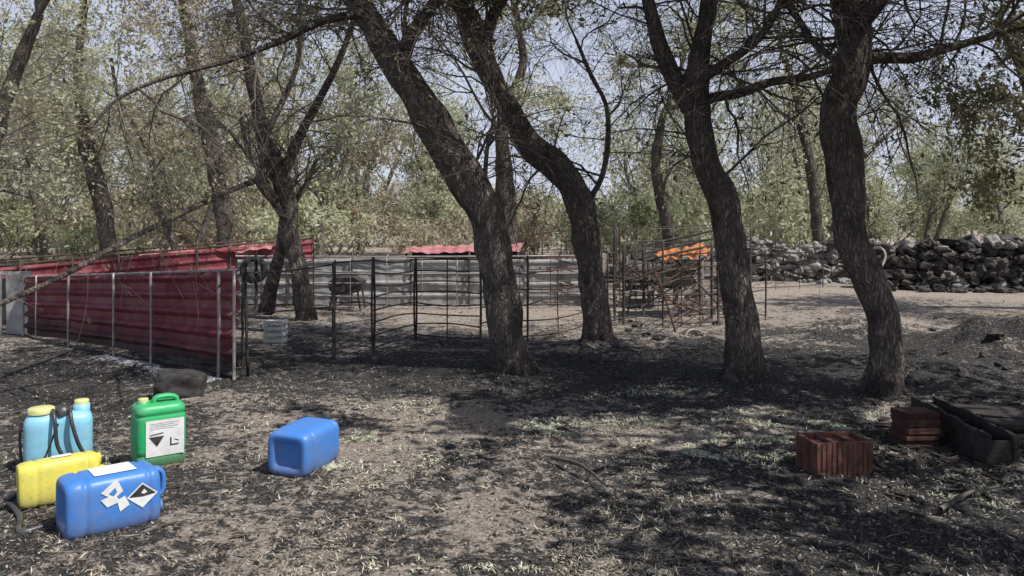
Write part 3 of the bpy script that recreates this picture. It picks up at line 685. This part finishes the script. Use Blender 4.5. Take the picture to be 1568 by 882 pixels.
def jerrycan(w=.29,dp=.25,h=.44,labels=(),capside=-1):
    mb=MB(); H=h*.90
    rg=[(.035,0),(.035,.45),(.03,.52),(.008,.6),(.002,.7),(0,.82),(.006,.9),(.02,.96),(.045,.992),(.06,1),(.075,1),(.082,.955),(.094,.955),(.102,1)]
    rg+=[(z,1+.012*math.sin((z-.1)/(H-.18)*math.pi)) for z in np.linspace(.12,H-.09,8)]
    rg+=[(H-.078,1),(H-.07,.955),(H-.06,.955),(H-.052,1),(H-.035,.985),(H-.018,.94),(H-.006,.87),(H,.76),(H+.001,.5),(H+.001,0)]
    loft(mb,rg,w,dp,5.5)
    x0,x1=-.02*w*-capside, .37*w*-capside
    P=smooth_path([(x1,0,H-.03),(x1,0,H+.015),(x1*.86,0,h-.018),(x1*.5,0,h-.008),(x0-.0*capside,0,h-.012),(x0+.02*capside,0,H+.015),(x0+.02*capside,0,H-.02)],.012)
    V,Q=tube_arr(P,np.full(len(P),.016),12); V[:,1]*=1.9; mb.add(V,Q,0)
    cx=capside*w*.30
    loft(mb,[(H-.02,1,2),(H+.014,1,2),(H+.016,0,2)],.07,.07,2,28,0,(cx,0))
    n=40;a=np.linspace(0,2*np.pi,n,endpoint=False); rr=.031+.0015*(np.arange(n)%2); V=[]
    for z,s in((H+.01,1),(H+.032,1),(H+.037,.93),(H+.037,0)): V.append(np.stack([cx+rr*s*np.cos(a),rr*s*np.sin(a),np.full(n,z)],1))
    i=np.arange(3)[:,None]*n; j=np.arange(n)[None]; j2=(j+1)%n; mb.add(np.concatenate(V),np.stack([i+j,i+j2,i+n+j2,i+n+j],-1).reshape(-1,4),1)
    for face,lx,lz,lw,lh,kind in labels:
        def P3(x,z,o):
            if face=='F': return (x,-dp/2*1.013-.003-o,z)
            if face=='B': return (-x,dp/2*1.013+.003+o,z)
            if face=='R': return (w/2*1.013+.003+o,x,z)
            return (-w/2*1.013-.003-o,-x,z)
        def poly(pts,o,mi):
            mb.add([P3(lx+x*lw/2,lz+z*lh/2,o) for x,z in pts],[[0,1,2,3]],mi,None,False)
        if kind=='diamond':
            poly([(-1,0),(0,-1),(1,0),(0,1)],0,2); poly([(-.88,0),(0,-.88),(.1,.0),(0,.88)],.0014,3); poly([(-.5,.1),(-.2,-.1),(-.1,.1),(-.2,.3)],.0024,2); continue
        if kind=='torn':
            poly([(-1,.1),(-.3,-.9),(.2,-.1),(-.2,.5)],0,2); poly([(.1,-.9),(.6,-.5),(.4,.3),(-.1,0)],.0012,2); poly([(.3,.1),(1,.3),(.7,.9),(.1,.6)],.0006,2); poly([(-.5,.0),(-.2,-.4),(0,-.1),(-.2,.1)],.0022,5); continue
        poly([(-1,-1),(1,-1),(1,1),(-1,1)],0,2)
        if kind=='corrosive':
            poly([(-.85,.1),(-.05,.1),(-.42,-.45),(-.45,-.45)],.0012,3); poly([(-.8,.22),(-.1,.30),(-.1,.24),(-.8,.16)],.0012,3)
            poly([(.25,-.05),(.33,-.05),(.33,-.5),(.25,-.5)],.0012,3); poly([(.25,-.42),(.7,-.42),(.7,-.5),(.25,-.5)],.0016,3); poly([(.5,-.15),(.72,-.25),(.7,-.3),(.48,-.2)],.0012,3)
            for k in range(4): poly([(-.8,.82-k*.1),(.7-.2*(k%2),.82-k*.1),(.7-.2*(k%2),.80-k*.1),(-.8,.80-k*.1)],.0012,4)
    return mb
def finish(mb,name,mat,capm,loc,rot):
    o=mb.obj(name,[mat,capm,P_lab,P_ink,M_tubel,P_blue]); o.matrix_world=Matrix.Translation(Vector(loc))@rot; return o
def upr(yaw): return Matrix.Rotation(yaw,4,'Z')
def frame(xa,za):
    za=Vector(za).normalized(); xa=Vector(xa); xa=(xa-za*xa.dot(za)).normalized(); ya=za.cross(xa)
    return Matrix((xa,ya,za)).transposed().to_4x4()
c=Gp(236,712); nv=(.60,-.80); yaw=math.atan2(nv[0],-nv[1])
mb=jerrycan(.31,.24,.455,[('F',.015,.2,.235,.235,'corrosive')],-1)
finish(mb,'green_jerry_can',P_green,P_capy,(c[0],c[1]+.06,-.008),upr(yaw))
# blue lying (near left)
mb=jerrycan(.30,.29,.50,[('R',0,.24,.17,.2,'blank'),('B',-.03,.35,.13,.15,'diamond'),('B',-.055,.22,.17,.15,'torn')],-1)
c=S(170,0,4.1); finish(mb,'blue_jerry_can',P_blue,P_blue,(c[0]-.19,c[1]-.13,.146),frame((0,0.02,1),(.76,.64,.0)))
# yellow lying
mb=jerrycan(.25,.2,.45,[('R',0,.22,.10,.10,'blank')],1)
P=smooth_path([(-.02,-.11,.05),(-.08,-.16,-.03),(-.1,-.12,-.12),(-.12,.0,-.18),(-.11,.1,-.2)],.02); V,Q=tube_arr(P,np.full(len(P),.014),8); mb.add(V,Q,1)
c=S(92,0,4.5); finish(mb,'yellow_jerry_can',P_yel,P_capb,(c[0]-.17,c[1]-.12,.118),frame((0,.15,1),(.80,.58,.03)))
# centre blue lying
mb=jerrycan(.285,.30,.47,[],1)
c=S(446,0,4.95); finish(mb,'blue_jerry_can',P_blue,P_capb,(c[0]-.02,c[1]-.05,.138),frame((0.03,0,1),(.30,.95,.01)))
# knapsack sprayer
mb=MB(); w,dp,h=.36,.2,.4
rg=[(0,0),(0,.7),(.008,.88),(.03,.98),(.06,1)]+[(z,1) for z in np.linspace(.09,.28,6)]+[(.31,.97),(.335,.85),(.35,.6),(.355,0)]
loft(mb,rg,w,dp,4,64,0,(0,0),.03)
loft(mb,[(.33,1,2),(.36,1,2),(.365,0,2)],.13,.13,2,32,0,(-.09,0)); loft(mb,[(.355,1,2),(.385,.98,2),(.392,.85,2),(.392,0,2)],.145,.145,2,32,1,(-.09,0))
loft(mb,[(.33,1,2),(.39,1,2),(.4,0,2)],.09,.09,2,28,0,(.12,0)); loft(mb,[(.39,1,2),(.415,1,2),(.42,.85,2),(.42,0,2)],.08,.08,2,28,1,(.12,0))
for sx,o in((-.035,.0),(.05,.02)):
    P=smooth_path([(sx,.0,.37),(sx+.01,-.09,.37),(sx+.02,-.135,.3),(sx+.03+o,-.15,.18),(sx+.06+o,-.14,.08),(sx+.02,-.11,.03)],.015); V,Q=tube_arr(P,np.full(len(P),.011),6); mb.add(V,Q,2)
loft(mb,[(.34,1,3),(.39,1,3),(.395,0,3)],.07,.1,3,20,2,(.02,-.03))
P=smooth_path([(.0,-.11,.30),(-.06,-.13,.12),(-.1,-.12,.04),(-.0,-.13,.02),(.1,-.12,.05)],.015); V,Q=tube_arr(P,np.full(len(P),.006),6); mb.add(V,Q,2)
P=smooth_path([(-.19,.03,.02),(-.2,.03,.2),(-.19,.02,.3)],.03); V,Q=tube_arr(P,np.full(len(P),.008),6); mb.add(V,Q,3)
o=mb.obj('knapsack_sprayer',[P_lb,P_capy,P_capb,M_tube]); c=S(90,0,5.15); o.location=(c[0],c[1],-.005); o.rotation_euler=(0,0,.5); o.scale=(1.1,1.05,1.02)
mb=MB(); P=smooth_path([Gp(-20,790,.02),Gp(10,772,.03),Gp(30,790,.02),Gp(30,815,.02),Gp(60,808,.02),Gp(95,800,.02)],.03); V,Q=tube_arr(P,np.full(len(P),.016),8); mb.add(V,Q,0); mb.obj('rubber_hose',[P_capb])

# ---------------------------------------------------------------- light, sky, camera
el=math.radians(57); hx,hy=.87,-.49
sv=Vector((hx*math.cos(el),hy*math.cos(el),math.sin(el)))
ld=bpy.data.lights.new('sun','SUN'); ld.energy=5.0; ld.angle=math.radians(.5); ld.color=(1,.965,.92)
lo=bpy.data.objects.new('sun',ld); scene.collection.objects.link(lo); lo.rotation_euler=sv.to_track_quat('Z','Y').to_euler()
wd=bpy.data.worlds.new('World'); scene.world=wd; wd.use_nodes=True; nt=wd.node_tree; bg=nt.nodes['Background']
sk=nt.nodes.new('ShaderNodeTexSky'); sk.sky_type='NISHITA'; sk.sun_disc=False; sk.sun_elevation=el; sk.sun_rotation=math.atan2(hx,hy)
sk.dust_density=2; sk.ozone_density=1.2
tc=nt.nodes.new('ShaderNodeTexCoord'); sx=nt.nodes.new('ShaderNodeSeparateXYZ'); nt.links.new(tc.outputs['Generated'],sx.inputs[0])
hz=ramp(nt,sx.outputs[2],[(.0,.85),(.28,.65),(.48,0)])
col=mixc(nt,hz,sk.outputs[0],(7.4,7.8,9.6)); nt.links.new(col,bg.inputs[0]); bg.inputs[1].default_value=.10
cd=bpy.data.cameras.new('camera'); cam=bpy.data.objects.new('camera',cd); scene.collection.objects.link(cam)
cam.location=(0,0,CH); cam.rotation_euler=(math.pi/2,0,0); cd.sensor_width=36; cd.lens=36*F/1568; cd.shift_y=-(441-HZ)/1568
cd.clip_end=3000; cd.clip_start=.05; scene.camera=cam
scene.view_settings.view_transform='Standard'; scene.view_settings.look='None'; scene.view_settings.exposure=0
